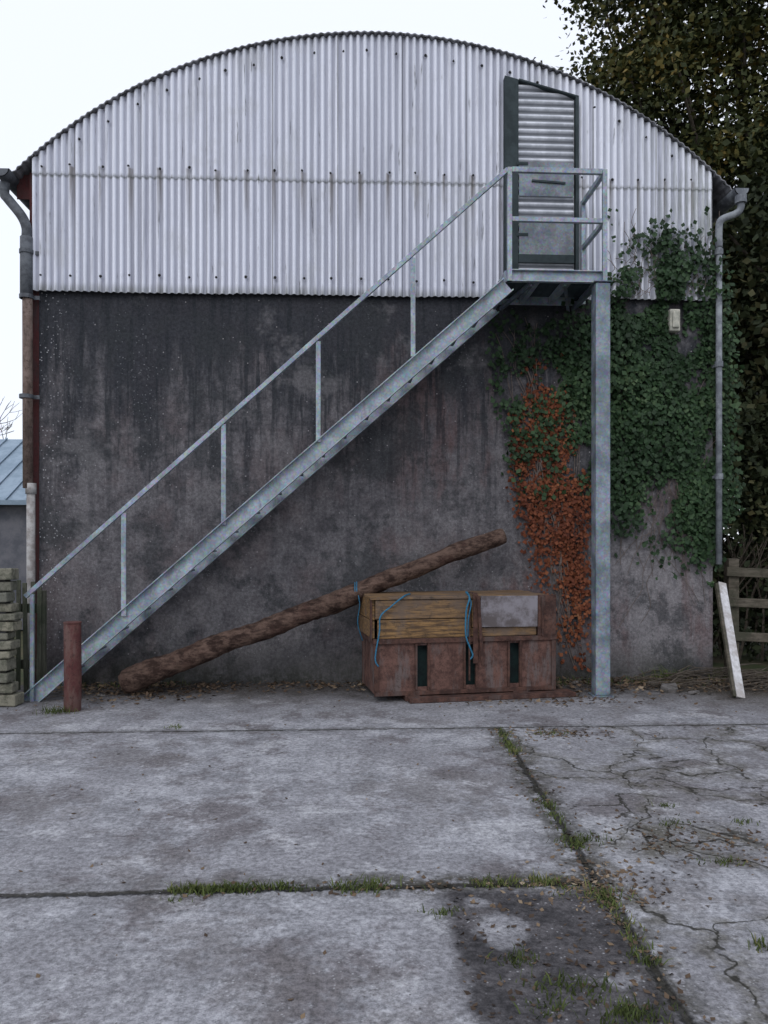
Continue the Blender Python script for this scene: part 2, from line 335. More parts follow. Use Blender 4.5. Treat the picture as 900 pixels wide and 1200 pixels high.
for k in range(46):
    t=-half*.97+2*half*.97*(k+random.uniform(-.2,.2))/45
    rr=R-.012; c=Vector((CX+rr*math.sin(t),-.105,CZ+rr*math.cos(t))); g.rbox(c,random.uniform(.02,.05),.02,.018,0,t,0)
g.obj('verge_fixings',blackm,barn)
g=G()
def bolt(x,z,y=-.093):
    r=random.uniform(.012,.017); k=8; vs=[(x+r*math.cos(2*math.pi*i/k),y+.012,z+r*math.sin(2*math.pi*i/k)) for i in range(k)]+[(x+.5*r*math.cos(2*math.pi*i/k),y-.006,z+.5*r*math.sin(2*math.pi*i/k)) for i in range(k)]
    g.add(vs,[(i,(i+1)%k,k+(i+1)%k,k+i) for i in range(k)]+[tuple(range(k,2*k))])
q=SL+.1
while q<SR-.05:
    bolt(q+random.uniform(-.02,.02),4.27+random.uniform(-.012,.012)); bolt(q+random.uniform(-.02,.02),5.40+random.uniform(-.015,.015))
    if abs(q-CX)<3.3: bolt(q+.1+random.uniform(-.03,.03),arcz(q+.1)-.2+random.uniform(-.02,.02))
    q+=.299
g.obj('sheeting_bolts',blackm,barn)
# door
dy=-.125
dl=site(607,200,dy).x; dr=site(672,200,dy).x; fl=site(591,200,dy).x; fr=site(677,200,dy).x
ztl=site(591,90,dy).z; ztr=site(677,115,dy).z
def dtop(x): return ztl+(ztr-ztl)*(x-fl)/(fr-fl)
zb=4.17; vs=[];fs=[]; nz=int((dtop(dl)-zb)/.0078)
for i in range(nz+1):
    z=zb+i*.0078; y=dy-.014*math.sin(2*math.pi*z/.078); xr=dr
    if z>dtop(dr): xr=dl+(dr-dl)*max((dtop(dl)-z)/(dtop(dl)-dtop(dr)),.001)
    vs+=[(dl,y,z),(xr,y,z)]
    if i: a=2*i-2; fs.append((a,a+1,a+3,a+2))
def mk_door():
    a=M('door_galvanised_sheet',.45,.1,.4); n=a.noise(4,5,.7); c=a.mix(a.mr(n,.35,.65),(.76,.78,.84),(.50,.52,.57))
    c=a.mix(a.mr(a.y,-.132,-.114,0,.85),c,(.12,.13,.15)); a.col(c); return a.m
mesh('door_leaf',vs,fs,mk_door(),barn,smooth=True)
g=G(); g.add([(fl,dy-.03,zb-.1),(dl,dy-.03,zb-.1),(dl,dy-.03,dtop(dl)),(fl,dy-.03,dtop(fl)),(fl,-.06,zb-.1),(dl,-.06,zb-.1),(dl,-.06,dtop(dl)),(fl,-.06,dtop(fl))],[(0,1,2,3),(0,3,7,4),(1,5,6,2),(3,2,6,7)])
g.beam((dl,dy-.01,dtop(dl)-.008),(fr,dy-.01,dtop(fr)-.008),.07,.02)
g.beam((fr-.016,dy-.01,zb-.1),(fr-.016,dy-.01,dtop(fr)),.07,.034)
g.beam((dl,dy-.022,4.5),(dr,dy-.022,4.5),.03,.09)
g.obj('door_frame',darkframe,barn,bev=.004)
g=G()
for a,b in ((192,232),(262,300)):
    za=site(640,a,dy).z; zc=site(640,b,dy).z; g.box(dl+.005,dr-.012,dy-.036,dy-.022,zc,za)
g.obj('door_patch_plates',mk_galv('door_patch',(.24,.27,.30),(.11,.13,.15)),barn,bev=.003)
g=G(); 
for pz in (4.75,5.5): g.rbox((dl+.04,dy-.035,pz),.12,.012,.03)
g.beam((dl+.14,dy-.045,5.32),(dr-.1,dy-.045,5.30),.015,.02)
g.obj('door_hinges',darkframe,barn)
g=G(); zt=5.36
g.box(XL-.10,XL-.004,.0,.012,0,zt); g.box(XL-.058,XL-.046,.012,.14,0,zt); g.box(XL-.10,XL-.004,.14,.152,0,zt)
g.box(XL-.25,XL-.105,.05,.06,5.1,5.36)
g.obj('corner_stanchion',redox,barn,bev=.002)
p0=site(785,362,-.1); p1=site(797,388,-.1)
lamp=empty('wall_light'); G().box(p0.x,p1.x,-.11,-.003,p1.z,p0.z).obj('housing',plastic_w,lamp,bev=.012)
G().box(p0.x+.02,p1.x-.02,-.135,-.111,p1.z+.03,p0.z-.03).obj('diffuser',plastic_w,lamp,bev=.012)
# ---------------- drainpipes ----------------
dp=empty('drainpipe')
x0=site(31,300,-.1).x; zm=site(31,350,-.1).z; zl=site(31,572,-.1).z
gx=site(6,210,-.05).x; gz=site(6,212,-.05).z
G().tube(smooth_pts([(gx,-.05,gz-.02),(gx,-.07,gz-.14),(gx+.06,-.1,gz-.22),(x0-.05,-.1,gz-.38),(x0,-.1,gz-.5),(x0,-.1,gz-.6)]),.05,14).tube([(x0,-.1,gz-.6),(x0,-.1,zm)],.062,14).obj('swan_neck',pipe_d,dp,True)
G().tube([(x0+.01,-.1,zm+.02),(x0+.015,-.1,zl)],.05,14).obj('middle_pipe',pipe_b,dp,True)
G().tube([(x0+.045,-.1,zl+.03),(x0+.045,-.1,0)],.042,14).tube([(x0+.045,-.1,zl-.06),(x0+.045,-.1,zl+.05)],.053,14).obj('lower_pipe',pipe_w,dp,True)
g=G(); 
for z in (gz-.75,zm+.02,3.0): g.tube([(x0,-.1,z-.02),(x0,-.1,z+.02)],.07,14); g.box(x0,x0+.12,-.07,-.06,z-.02,z+.02)
g.obj('pipe_brackets',pipe_d,dp)
def gutter(name,x,z,parent,mat):
    vs=[];fs=[];k=12
    for j,y in enumerate((-.2,LEN)):
        for i in range(k+1):
            t=math.pi+math.pi*i/k
            for r in (.085,.075): vs.append((x+r*math.cos(t),y,z+r*math.sin(t)))
    m=2*(k+1)
    for i in range(k):
        a=2*i; fs+=[(a,a+2,a+2+m,a+m),(a+1,a+1+m,a+3+m,a+3),(a,a+1,a+3,a+2)]
    n0=len(vs); vs+=[(x,-.2,z)]; fs+=[(n0,2*i,2*i+2) for i in range(k)]
    return mesh(name,vs,fs,mat,parent)
gutter('eaves_gutter',gx+.02,gz+.06,dp,pipe_d)
dp2=empty('drainpipe.001')
YP=-.17
xr=site(842.5,400,YP).x; gx2=site(868,230,YP).x; gz2=site(868,236,YP).z
G().tube(smooth_pts([(gx2,YP,gz2+.02),(gx2,YP,gz2-.07),(gx2-.05,YP,gz2-.13),(xr+.03,YP,gz2-.2),(xr,YP,gz2-.3),(xr,YP,gz2-.5)]),.037,12).tube([(xr,YP,gz2-.5),(xr,YP,1.26)],.032,12).obj('downpipe',pipe_g,dp2,True)
g=G()
for z in (4.6,3.4,2.2): g.tube([(xr,YP,z-.03),(xr,YP,z+.03)],.043,12); g.box(xr-.02,xr,YP,-.003 if z<4 else -.09,z-.015,z+.015)
g.tube([(gx2,YP,gz2-.02),(gx2,YP,gz2+.06)],.06,12)
g.obj('pipe_collars',pipe_g,dp2)
gutter('eaves_gutter.001',gx2,gz2+.13,dp2,pipe_g)
# ---------------- staircase ----------------
st=empty('metal_staircase')
YN=-.80; YF=-.10
pt=site(593,336,YN); pb=site(45,812,YN); d=(pt-pb).normalized(); pb2=pb-d*.35
nrm=Vector((-d.z,0,d.x))
def channel(g,a,b,y,out,hh=.15,fl=.055):
    a=Vector((a.x,y,a.z)); b=Vector((b.x,y,b.z))
    g.beam(a,b,.008,hh)
    for sgn in (1,-1):
        o=nrm*sgn*(hh/2-.005)+Vector((0,out*(fl/2+.0045),0)); g.beam(a+o,b+o,fl,.011)
g=G(); channel(g,pb2,pt+d*.02,YN,-1); channel(g,pb2,pt+d*.02,YF,-1,.16,.045)
g.obj('stringers',galv,st,bev=.002)
g=G(); ntr=20; zt_=4.13
for i in range(ntr):
    z=zt_-(i+1)*zt_/(ntr+1); f=(z-pb.z)/(pt.z-pb.z); x=pb.x+(pt.x-pb.x)*f
    for k in range(4): g.box(x-.085+k*.044,x-.085+k*.044+.03,YN+.012,YF-.06,z+.02,z+.04)
g.obj('treads',galv_dark,st)
xa=site(593,325,YN).x; xb=site(704,325,YN).x; zp=site(593,317,YN).z; zq=site(593,331,YN).z
yb=-.10
g=G()
g.box(xa,xb,YN-.012,YN+.0,zq,zp); g.box(xa,xb,YN-.05,YN-.013,zp-.01,zp); g.box(xa,xb,YN-.05,YN-.013,zq,zq+.01)
g.box(xb+.001,xb+.013,YN-.012,yb,zq,zp); g.box(xa-.013,xa-.001,YN,yb,zq,zp); g.box(xa,xb,yb-.012,yb,zq,zp)
for k in (1,2): xx=xa+(xb-xa)*k/3; g.box(xx-.025,xx+.025,YN+.002,yb-.014,zq+.005,zp-.035)
g.obj('platform_frame',galv,st,bev=.002)
g=G(); y=YN+.005
while y<yb-.02: g.box(xa+.002,xb-.002,y,y+.008,zp-.031,zp-.001); y+=.024
xx=xa+.05
while xx<xb-.05: g.box(xx,xx+.005,YN+.003,yb-.015,zp-.0305,zp-.012); xx+=.09
g.obj('deck_grating',darkframe,st)
g=G(); g.beam((xb-.05,YN+.1,zq-.005),(xb-.05,-.04,zq-.02),.04,.04); g.beam((xb-.35,YN+.02,zq-.0),(xb-.1,-.04,zq-.03),.04,.03,Vector((0,0,1)))
g.beam((xa+.25,YN+.02,zq-.0),(xa+.1,-.06,zq-.03),.04,.03,Vector((0,0,1)))
g.obj('platform_braces',galv_dark,st)
pc=site(704,500,YN-.02).x
G().box(pc-.072,pc+.072,YN-.095,YN+.055,.012,zq-.012).obj('support_post',galv_post,st,bev=.012)
G().box(pc-.1,pc+.1,YN-.12,YN+.08,0.002,.014).box(pc-.09,pc+.09,YN-.11,YN+.07,zq-.0115,zq-.001).obj('post_plates',galv_dark,st,bev=.003)
g=G(); yr=YN-.03
zr=site(597,199,yr).z; zmid=site(597,257,yr).z; xl=site(597,200,yr).x; xrr=site(708.5,200,yr).x
g.box(xl-.022,xl+.022,yr-.022,yr+.022,zq,zr+.02); g.box(xrr-.022,xrr+.022,yr-.022,yr+.022,zq-.02,zr+.02)
for z,h in ((zr,.05),(zmid,.045)):
    g.box(xl+.024,xrr-.026,yr-.02,yr+.02,z-h/2,z+h/2)
    g.box(xrr-.02,xrr+.02,yr+.026,-.17,z-h/2+.001,z+h/2-.001)
g.box(xrr-.022,xrr+.022,-.168,-.13,zq,zr+.02)
h0=site(30,699,yr); h1=Vector((xl-.02,yr,zr))
g.beam(h0,h1,.045,.042)
for bx,top,bot in ((484,299,418),(373,397,518),(262,494,615),(145,598,722)):
    a=site(bx,top+3,yr); b=site(bx,bot,yr); b.x=a.x; g.beam(b,a,.02,.045)
b=h0+Vector((.06,0,0)); g.beam((b.x,yr,0),(b.x,yr,h0.z+.02),.03,.035)
g.obj('handrail',galv,st,bev=.003)
# ---------------- bollard ----------------
bo=empty('steel_bollard'); p=gnd(82.5,834)
G().tube([(p.x,p.y+.05,0),(p.x+.004,p.y+.05,.3),(p.x,p.y+.05,.775)],.074,28,None,True).obj('post',boll_m,bo,True,bev=.004)
G().tube([(p.x,p.y+.05,.776),(p.x,p.y+.05,.79)],.078,28).obj('cap_rim',boll_m,bo,bev=.003)
# ---------------- log ----------------
lg=empty('timber_log')
a=gnd(150,815); a=Vector((a.x-.05,a.y,.115)); b=site(590,628,-.33)+Vector((0,0,.01))
n=90; pts=[];rs=[]
for i in range(n+1):
    t=i/n; p=a.lerp(b,t); p+=Vector((0,.012*math.sin(7*t),.018*math.sin(3.1*t*math.pi)*.6+.007*math.sin(31*t)))
    pts.append(p); rs.append((.118*(1-t)+.082*t)*(1+.05*math.sin(13*t+1)+.04*math.sin(37*t)+random.uniform(-.03,.03)))
rs[0]*=.82; rs[1]*=.93; rs[-1]*=.9
G().tube(pts,.1,22,rs,True,.05).obj('log_body',bark,lg,True)
g=G()
for t,ang in ((.12,.4),(.33,2.0),(.52,.9),(.74,1.6),(.88,.6)):
    p=a.lerp(b,t); o=Vector((0,-math.sin(ang),math.cos(ang)))*.085; g.tube([p+o*.7,p+o*1.25],.02,8,[.03,.018])
g.obj('branch_stubs',bark,lg,True)
dd=(b-a).normalized(); G().tube([b-dd*.001,b+dd*.006],.068,20).tube([a-dd*.006,a+dd*.001],.09,20).obj('cut_ends',cut_m,lg)
g=G(); p=a.lerp(b,.603)
for k in range(2):
    q=p+dd*(k*.02-.03); ring=[q+Vector((0,math.cos(t)*.106,math.sin(t)*.106)) for t in np.linspace(0,2*math.pi,20)]; g.tube(ring,.006,6)
g.tube(smooth_pts([p+Vector((0,-.1,0)),p+Vector((.02,-.13,-.12)),p+Vector((.0,-.12,-.3)),p+Vector((.05,-.1,-.48))]),.005,6)
g.obj('lashing_rope',rope_m,lg,True)
# ---------------- crate ----------------
cl=gnd(440,823); cr=empty('steel_and_timber_crate',(cl.x,cl.y,0),math.radians(8.5))
Wd,Dp=1.78,.74; z0,z1,z2=.06,.585,.965
g=G(); slots=[(.40,.50),(.875,.975),(1.32,1.42)]
xs=[0]+[q for s in slots for q in s]+[Wd]
for i in range(0,len(xs),2): g.box(xs[i],xs[i+1],0,.012,z0,z1)
for s in slots: g.box(s[0],s[1],0,.012,z0,.13); g.box(s[0],s[1],0,.012,.52,z1)
g.box(0,.012,.0125,Dp,z0,z1); g.box(Wd-.012,Wd,.0125,Dp,z0,z1); g.box(.013,Wd-.013,Dp-.012,Dp,z0,z1); g.box(.013,Wd-.013,.013,Dp-.013,z0,z0+.01)
g.obj('steel_box',rust,cr,bev=.003)
g=G()
g.box(-.02,Wd+.02,-.03,-.001,z1-.04,z1+.004); g.box(-.012,Wd+.012,-.022,-.001,z0-.005,z0+.035)
for s in slots: g.box(s[0]-.022,s[0],-.02,-.001,.10,z1-.042); g.box(s[1],s[1]+.022,-.02,-.001,.10,z1-.042)
g.box(-.02,-.001,.0,Dp,z1-.05,z1+.004); g.box(Wd+.001,Wd+.02,0,Dp,z1-.05,z1+.004)
g.box(-.015,.03,-.018,-.0012,z0+.036,z1-.042); g.box(Wd-.03,Wd+.015,-.018,-.0012,z0+.036,z1-.042)
g.obj('steel_flanges',rustd,cr,bev=.003)
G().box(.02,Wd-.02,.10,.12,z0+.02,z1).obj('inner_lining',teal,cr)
g=G(); random.seed(3)
for (xa_,xb_,za,zc) in ((.02,.93,z1+.006,z1+.18),(.0,.93,z1+.188,z2-.014),(.935,1.6,z1+.006,z1+.09),(.94,1.6,z1+.096,z2-.02)):
    g.rbox(((xa_+xb_)/2,.015+random.uniform(-.006,.006),(za+zc)/2),xb_-xa_,.03,zc-za,0,random.uniform(-.006,.006),0)
g.box(-.03,-.004,.02,Dp,z1+.006,z1+.17); g.box(-.03,-.004,.02,Dp,z1+.178,z2-.01)
g.box(Wd-.03,Wd-.004,.03,Dp,z1+.006,z2-.01); g.box(0,Wd-.035,Dp-.03,Dp,z1+.006,z2-.012)
for k in range(5):
    g.box(-.04+random.uniform(-.02,.02),Wd-.05+random.uniform(-.02,.02),-.015+k*.153,-.015+k*.153+.147,z2-.009,z2+.016+random.uniform(-.004,.004))
g.obj('timber_boards',wood_y,cr,bev=.005)
G().rbox((1.31,-.026,(z1+z2)/2+.055),.58,.006,z2-z1-.08,0,.012,0).obj('grey_plate',plate_m,cr,bev=.002)
g=G(); g.box(1.605,Wd+.012,-.03,-.001,z1+.006,z2+.02); g.box(1.64,1.66,-.045,-.031,z1+.0,z2)
g.box(.94,.99,-.045,-.034,.34,z2+.035); g.box(.94,.99,-.034,.2,z2+.036,z2+.046)
g.beam((.985,-.06,z2+.02),(1.03,-.06,.32),.014,.03); g.beam((.90,-.05,.95),(.90,-.05,.18),.02,.015)
g.box(-.045,-.031,.0,.05,z1,z2+.02)
g.obj('rusty_straps',rustd,cr,bev=.003)
g=G(); g.box(.30,1.95,-.14,.06,.003,.045); g.box(.28,.42,-.04,Dp,.003,.055); g.box(1.35,1.5,-.04,Dp,.0035,.055); g.box(.5,1.75,.3,.5,.004,.05)
g.obj('skids',rustd,cr,bev=.004)
g=G()
g.tube(smooth_pts([(.38,.2,z2+.03),(.27,-.02,z2+.025),(.14,-.035,z2-.07),(.04,-.04,z2-.16),(.03,-.04,z2-.3),(-.01,-.04,.42),(.02,-.045,.34)]),.008,6)
g.tube(smooth_pts([(.92,.1,z2+.05),(.90,-.055,z2+.0),(.865,-.065,z2-.12),(.86,-.065,.62),(.90,-.065,.5),(.93,-.06,.42),(.90,-.05,.38)]),.009,6)
g.tube(smooth_pts([(.91,.1,z2+.05),(.915,-.055,z2-.04),(.885,-.065,z2-.2),(.88,-.065,.6)]),.006,6)
g.obj('blue_ropes',rope_m,cr,True)
# ---------------- left: block stack + slatted gate ----------------
bs=empty('concrete_block_stack'); g=G(); random.seed(11)
base=gnd(17,829); z=.0
while z<1.26:
    h=random.choice((.075,.09,.10,.12)); xx=base.x-.0+random.uniform(-.07,.03)
    while xx>base.x-1.1:
        L=random.uniform(.16,.26); g.rbox((xx-L/2,base.y+.08+random.uniform(-.03,.03),z+h/2),L-.012,.18,h-.014,random.uniform(-.04,.04),random.uniform(-.04,.04),random.uniform(-.09,.09)); xx-=L
    z+=h
g.obj('blocks',block_m,bs,bev=.012)
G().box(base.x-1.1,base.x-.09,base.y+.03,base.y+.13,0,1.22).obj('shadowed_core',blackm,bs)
gt=empty('wooden_gate'); g=G(); yg=-.50; x=site(10,700,yg).x
xe=site(46,700,yg).x
while x<xe:
    g.rbox((x+.025,yg+.01,.03+(1.08+random.uniform(-.06,.04))/2),.042,.018,1.08,0,random.uniform(-.02,.02),0); x+=.066
g.box(site(5,700,yg).x,xe,yg+.024,yg+.06,.25,.34); g.box(site(5,700,yg).x,xe,yg+.024,yg+.06,.8,.89)
g.box(xe-.02,xe+.04,yg+.025,yg+.09,0,1.02)
g.obj('slats',wood_g,gt,bev=.004)
# ---------------- right: plank + fence ----------------
pk=empty('leaning_plank'); a=gnd(868,819); a.z=.01; b=site(846,683,-.2); 
G().beam(a,b,.022,.085).obj('board',wood_w,pk,bev=.003)
G().beam(a+Vector((-.062,.005,.01)),b+Vector((-.06,.005,-.01)),.03,.028).obj('dark_edge',wood_f,pk)
fe=empty('wooden_fence'); g=G(); random.seed(5)
fy=.25; fx=site(852,700,fy).x
for k in range(5):
    x=fx+.05+k*1.5; g.box(x-.06,x+.06,fy-.06,fy+.06,-.03,1.3+random.uniform(-.05,.05))
for z in (.42,.80,1.14):
    g.beam((fx-.05,fy-.085,z+.03),(fx+3.2,fy-.085,z-.12),.035,.10); g.beam((fx+3.2,fy-.085,z-.12),(fx+6.2,fy-.085,z-.1),.035,.10)
g.obj('posts_and_rails',wood_f,fe,bev=.006)
db=empty('stick_pile'); g=G()
for k in range(170):
    q=Vector((random.uniform(3.0,5.8),random.uniform(-.75,-.05),random.uniform(.01,.14))); L=random.uniform(.15,.8); an=random.uniform(-.7,.7)
    e=q+Vector((math.cos(an)*L,math.sin(an)*L*.5,random.uniform(-.05,.08))); e.z=max(e.z,.01); m=(q+e)/2+Vector((0,0,random.uniform(0,.05)))
    g.tube([q,m,e],.008,5,[.009,.006,.003])
g.obj('sticks',trunk_m,db)
rk=empty('rubble'); g=G()
for px,py,r in ((790,812,.08),(770,806,.05),(815,815,.04),(118,818,.03),(830,803,.05),(672,803,.04)):
    q=gnd(px,py)
    for _ in range(2): g.rbox((q.x+random.uniform(-.04,.04),q.y+.05,r*.4),r*1.8,r*1.3,r*.9,random.uniform(-.4,.4),random.uniform(-.4,.4),random.uniform(0,3))
g.obj('stones',mk_plain('rubble_stone',(.07,.065,.06),(.14,.13,.125),14),rk,bev=.02)
# ---------------- neighbouring shed + bare tree ----------------
sh=empty('neighbouring_shed')
G().box(-12,-5.2,5.2,9.8,0,2.25).obj('walls',shedw,sh)
vs=[(-12.2,5.0,2.2),(-5.0,5.0,2.2),(-5.0,7.5,3.55),(-12.2,7.5,3.55),(-12.2,10,2.2),(-5,10,2.2)]
mesh('roof',vs,[(0,1,2,3),(3,2,5,4)],slate,sh)
g=G(); x=-12
while x<-5: g.beam((x,4.99,2.22),(x,7.49,3.57),.03,.02,Vector((1,0,0))); x+=.35
g.box(-12.2,-5,4.93,4.99,2.12,2.2); g.obj('roof_ribs',slate,sh)
bt=empty('bare_tree'); g=G(); random.seed(8)
def grow(g,p,d,L,r,dep,spread=.5):
    e=p+d*L; m=(p+e)/2+Vector([random.uniform(-.06,.06)*L for _ in range(3)]); g.tube([p,m,e],r,6 if r>.03 else 4,[r,r*.85,r*.65],cap=False)
    if dep==0: return [e]
    out=[]
    for k in range(random.choice((2,3,3))):
        nd=(d+Vector([random.uniform(-spread,spread) for _ in range(3)])+Vector((0,0,.1))).normalized(); out+=grow(g,e,nd,L*random.uniform(.65,.85),r*.62,dep-1,spread)
    return out
grow(g,Vector((-10.3,14,0)),Vector((.05,0,1)),1.6,.12,6,.6); g.obj('branches',trunk_m,bt)
# ---------------- trees on right ----------------
def tree(name,base,height,rad,cz,nclump,nleaf,mat,seed,squash=1.0,lsize=.13):
    global rng
    random.seed(seed); rng=np.random.default_rng(seed)
    e=empty(name); g=G(); base=Vector(base)
    top=base+Vector((.3,0,height*.55)); g.tube([base,base+Vector((.1,0,height*.2)),base+Vector((0,.1,height*.38)),top],.3,12,[.42,.32,.26,.18])
    C=[]
    for k in range(nclump):
        while True:
            v=np.array([random.uniform(-1,1) for _ in range(3)]); L=np.linalg.norm(v)
            if .4<L<1: break
        if v[1]>.2 and random.random()<.75: v[1]*=-1
        w=1+.16*math.sin(3*math.atan2(v[0],v[2])+seed)+.10*math.sin(7*math.atan2(v[0],v[2]))
        C.append(np.array([base.x,base.y,cz])+v*np.array([rad*w,rad*w*.8,rad*squash*w]))
    for k in range(0,nclump,4):
        q=Vector(C[k]); s0=base+Vector((0,0,height*random.uniform(.2,.5))); m=s0.lerp(q,.5)+Vector((random.uniform(-.3,.3),0,random.uniform(0,.5)))
        g.tube([s0,m,q],.05,6,[.1,.055,.02],cap=False)
    g.obj('trunk_and_limbs',trunk_m,e,True)
    per=nleaf//nclump; P=[]
    for cc in C:
        s=random.uniform(.22,.5); P.append(cc+rng.normal(size=(per,3))*np.array([s,s,s*.65]))
    P=np.concatenate(P); N=rng.normal(size=P.shape)+np.array([0,-.3,.8])
    leaves('crown_leaves',P,N,rng.uniform(.6,1.3,len(P))*lsize,mat,e); return e
tree('autumn_tree',(8.1,6.5,0),11,4.6,9.0,420,115000,tree_l,21,1.05,.105)
tree('autumn_tree.001',(8.1,3.4,0),8,3.1,4.2,190,42000,hedge_l,22,1.15,.12)
rng=np.random.default_rng(4)
n=26000; P=np.stack([4.35+6.5*rng.uniform(0,1,n)**1.5,rng.uniform(1.0,2.8,n),rng.uniform(0,1,n)**.85*3.6],1)
P[:,2]+=.9*np.clip(5.6-P[:,0],0,1)*rng.uniform(0,1,n)+.4*np.sin(P[:,0]*2.1)+rng.normal(scale=.12,size=n); P=P[P[:,2]>0]
hd=empty('hedge'); leaves('hedge_leaves',P,rng.normal(size=P.shape)+np.array([0,-.6,.6]),rng.uniform(.05,.13,len(P)),hedge_l,hd)
g=G(); random.seed(2)
for k in range(60):
    q=Vector((random.uniform(4.5,10),random.uniform(1,2.4),0)); grow(g,q,Vector((random.uniform(-.3,.3),random.uniform(-.4,.1),1)).normalized(),.7,.02,2,.5)
g.obj('stems',trunk_m,hd)
# ---------------- ivy ----------------
rng=np.random.default_rng(12)
def inpoly(x,y,poly):
    ins=np.zeros(len(x),bool); n=len(poly)
    for i in range(n):
        x1,y1=poly[i]; x2,y2=poly[(i+1)%n]
        c=((y1>y)!=(y2>y))&(x<(x2-x1)*(y-y1)/(y2-y1+1e-9)+x1); ins^=c
    return ins
waves=[(rng.uniform(.02,.13),rng.uniform(.02,.11),rng.uniform(0,6.3)) for _ in range(14)]
def fld(x,y):
    r=0
    for a,b,p in waves: r=r+np.sin(a*x+b*y*.4+p)*np.cos(b*y*.7+p*2)
    return r/3.4
def scatter(poly,n,thr,jit):
    xs=[p[0] for p in poly]; ys=[p[1] for p in poly]
    x=rng.uniform(min(xs)-jit,max(xs)+jit,n*5); y=rng.uniform(min(ys)-jit,max(ys)+jit,n*5)
    jx=x+rng.normal(scale=jit,size=len(x)); jy=y+rng.normal(scale=jit*1.5,size=len(x))
    k=inpoly(jx,jy,poly)&(fld(x,y)+rng.normal(scale=.25,size=len(x))>thr)&~((x>780)&(x<800)&(y>356)&(y<394)); return x[k][:n],y[k][:n]
def ivy(name,polys,mat,parent,smin,smax,dep):
    X=[];Y=[]
    for poly,n,thr,j in polys:
        a,b=scatter(poly,n,thr,j); X.append(a);Y.append(b)
    X=np.concatenate(X);Y=np.concatenate(Y)
    P=np.array([site(a,b,0) for a,b in zip(X,Y)]); thick=rng.uniform(.0,1,len(P))**1.3*dep
    bulge=.4+.6*np.clip(fld(X,Y),-1,1)
    P[:,1]=-.02-thick*np.clip(.4+bulge,.15,2); up_=P[:,2]>ZB; P[up_,1]-=.08
    N=rng.normal(scale=.42,size=P.shape)+np.array([0,-1,.3])
    return leaves(name,P,N,rng.uniform(smin,smax,len(P)),mat,parent,.95,.3,np.array([0,0,-1.]))
iv=empty('ivy')
main=[(750,352),(757,305),(770,288),(785,315),(800,348),(835,358),(850,378),(853,440),(850,560),(850,615),(835,620),(805,595),(785,568),(768,552),(745,580),(735,612),(722,605),(700,555),(690,570),(672,515),(655,455),(640,432),(632,395),(655,390),(700,372),(715,352)]
up=[(716,262),(760,280),(812,285),(840,330),(835,356),(745,356),(716,350)]
leftl=[(580,375),(605,385),(622,420),(638,465),(650,530),(638,585),(618,560),(600,500),(583,440)]
low=[(820,560),(858,560),(856,630),(842,655),(800,630),(790,600)]
wisps=[(715,580),(850,600),(845,680),(800,660),(760,640),(722,640)]
ivy('green_leaves',[(main,10300,-.88,10),(up,650,0,10),(leftl,800,-.4,11),(low,1100,-.5,11),(wisps,200,-.2,10)],ivy_m,iv,.036,.068,.11)
redp=[(630,425),(652,438),(664,500),(686,570),(690,640),(692,730),(668,705),(645,660),(618,615),(600,560),(606,500),(614,470)]
ivy('dead_leaves',[(redp,2900,-.75,8),([(610,520),(640,500),(684,690),(692,800),(655,750),(620,650)],700,-.2,8)],ivyr_m,iv,.028,.055,.06)
g=G(); random.seed(9)
def vine(px,py,ex,ey,r=.006):
    pts=[]; n=9
    for i in range(n):
        t=i/(n-1); q=site(px+(ex-px)*t+random.uniform(-6,6),py+(ey-py)*t+random.uniform(-4,4),-.02); q.y=-.014-random.uniform(0,.02) - (.085 if q.z>ZB else 0); pts.append(q)
    g.tube(smooth_pts(pts,3),r,5)
for k in range(14): vine(random.uniform(655,690),random.uniform(700,798),random.uniform(600,680),random.uniform(380,540),.005)
for k in range(26): vine(random.uniform(722,835),random.uniform(640,760) if k<12 else random.uniform(590,680),random.uniform(715,850),random.uniform(430,560),.003)
for k in range(26): 
    x=random.uniform(728,835); vine(x,350,x+random.uniform(-25,15),random.uniform(250,315),.003)
for k in range(10): vine(random.uniform(590,640),random.uniform(520,600),random.uniform(582,630),random.uniform(372,400),.004)
g.obj('ivy_stems',stem_m,iv)
# ---------------- grass tufts, weeds, fallen leaves ----------------
def grass(name,P,hmin,hmax,parent=None):
    vs=[];fs=[]
    for (x,y,s) in P:
        h=random.uniform(hmin,hmax)*s; a=random.uniform(0,6.28); w=.002+.002*random.random(); lean=random.uniform(.2,1.3)*h
        dx,dy=math.cos(a),math.sin(a); b=random.uniform(0,6.28); lx,ly=math.cos(b)*lean,math.sin(b)*lean
        n=len(vs); vs+=[(x-dx*w,y-dy*w,0),(x+dx*w,y+dy*w,0),(x+dx*w*.7+lx*.4,y+dy*w*.7+ly*.4,h*.65),(x-dx*w*.7+lx*.4,y-dy*w*.7+ly*.4,h*.65),(x+lx,y+ly,h)]
        fs+=[(n,n+1,n+2,n+3),(n+3,n+2,n+4)]
    return mesh(name,vs,fs,grass_m,parent)
random.seed(31); P=[]
def tuft(x,y,n,r,s): 
    for _ in range(n): P.append((random.gauss(x,r),random.gauss(y,r*.6),s*random.uniform(.4,1.1)))
def J(y): return 1.32+.0432*y
for k in range(130):
    x=-.75+1.85*random.random(); dens=max(0,.4+.7*math.sin(x*9+1)+.4*math.sin(x*23)) + (.7 if x<-.35 else 0)
    tuft(x,-4.87+random.gauss(0,.022),int(10*dens),.022,.5)
for k in range(30): tuft(random.uniform(-.74,-.25),-4.86,14,.022,.55)
for k in range(190):
    y=random.uniform(-6.2,-2.1); dn=max(0,.35+.7*math.sin(y*4.3)+.5*math.sin(y*11)); 
    if y<-4.4: dn*=1.7
    tuft(J(y)+random.gauss(0,.02),y,int(9*dn),.022,.48)
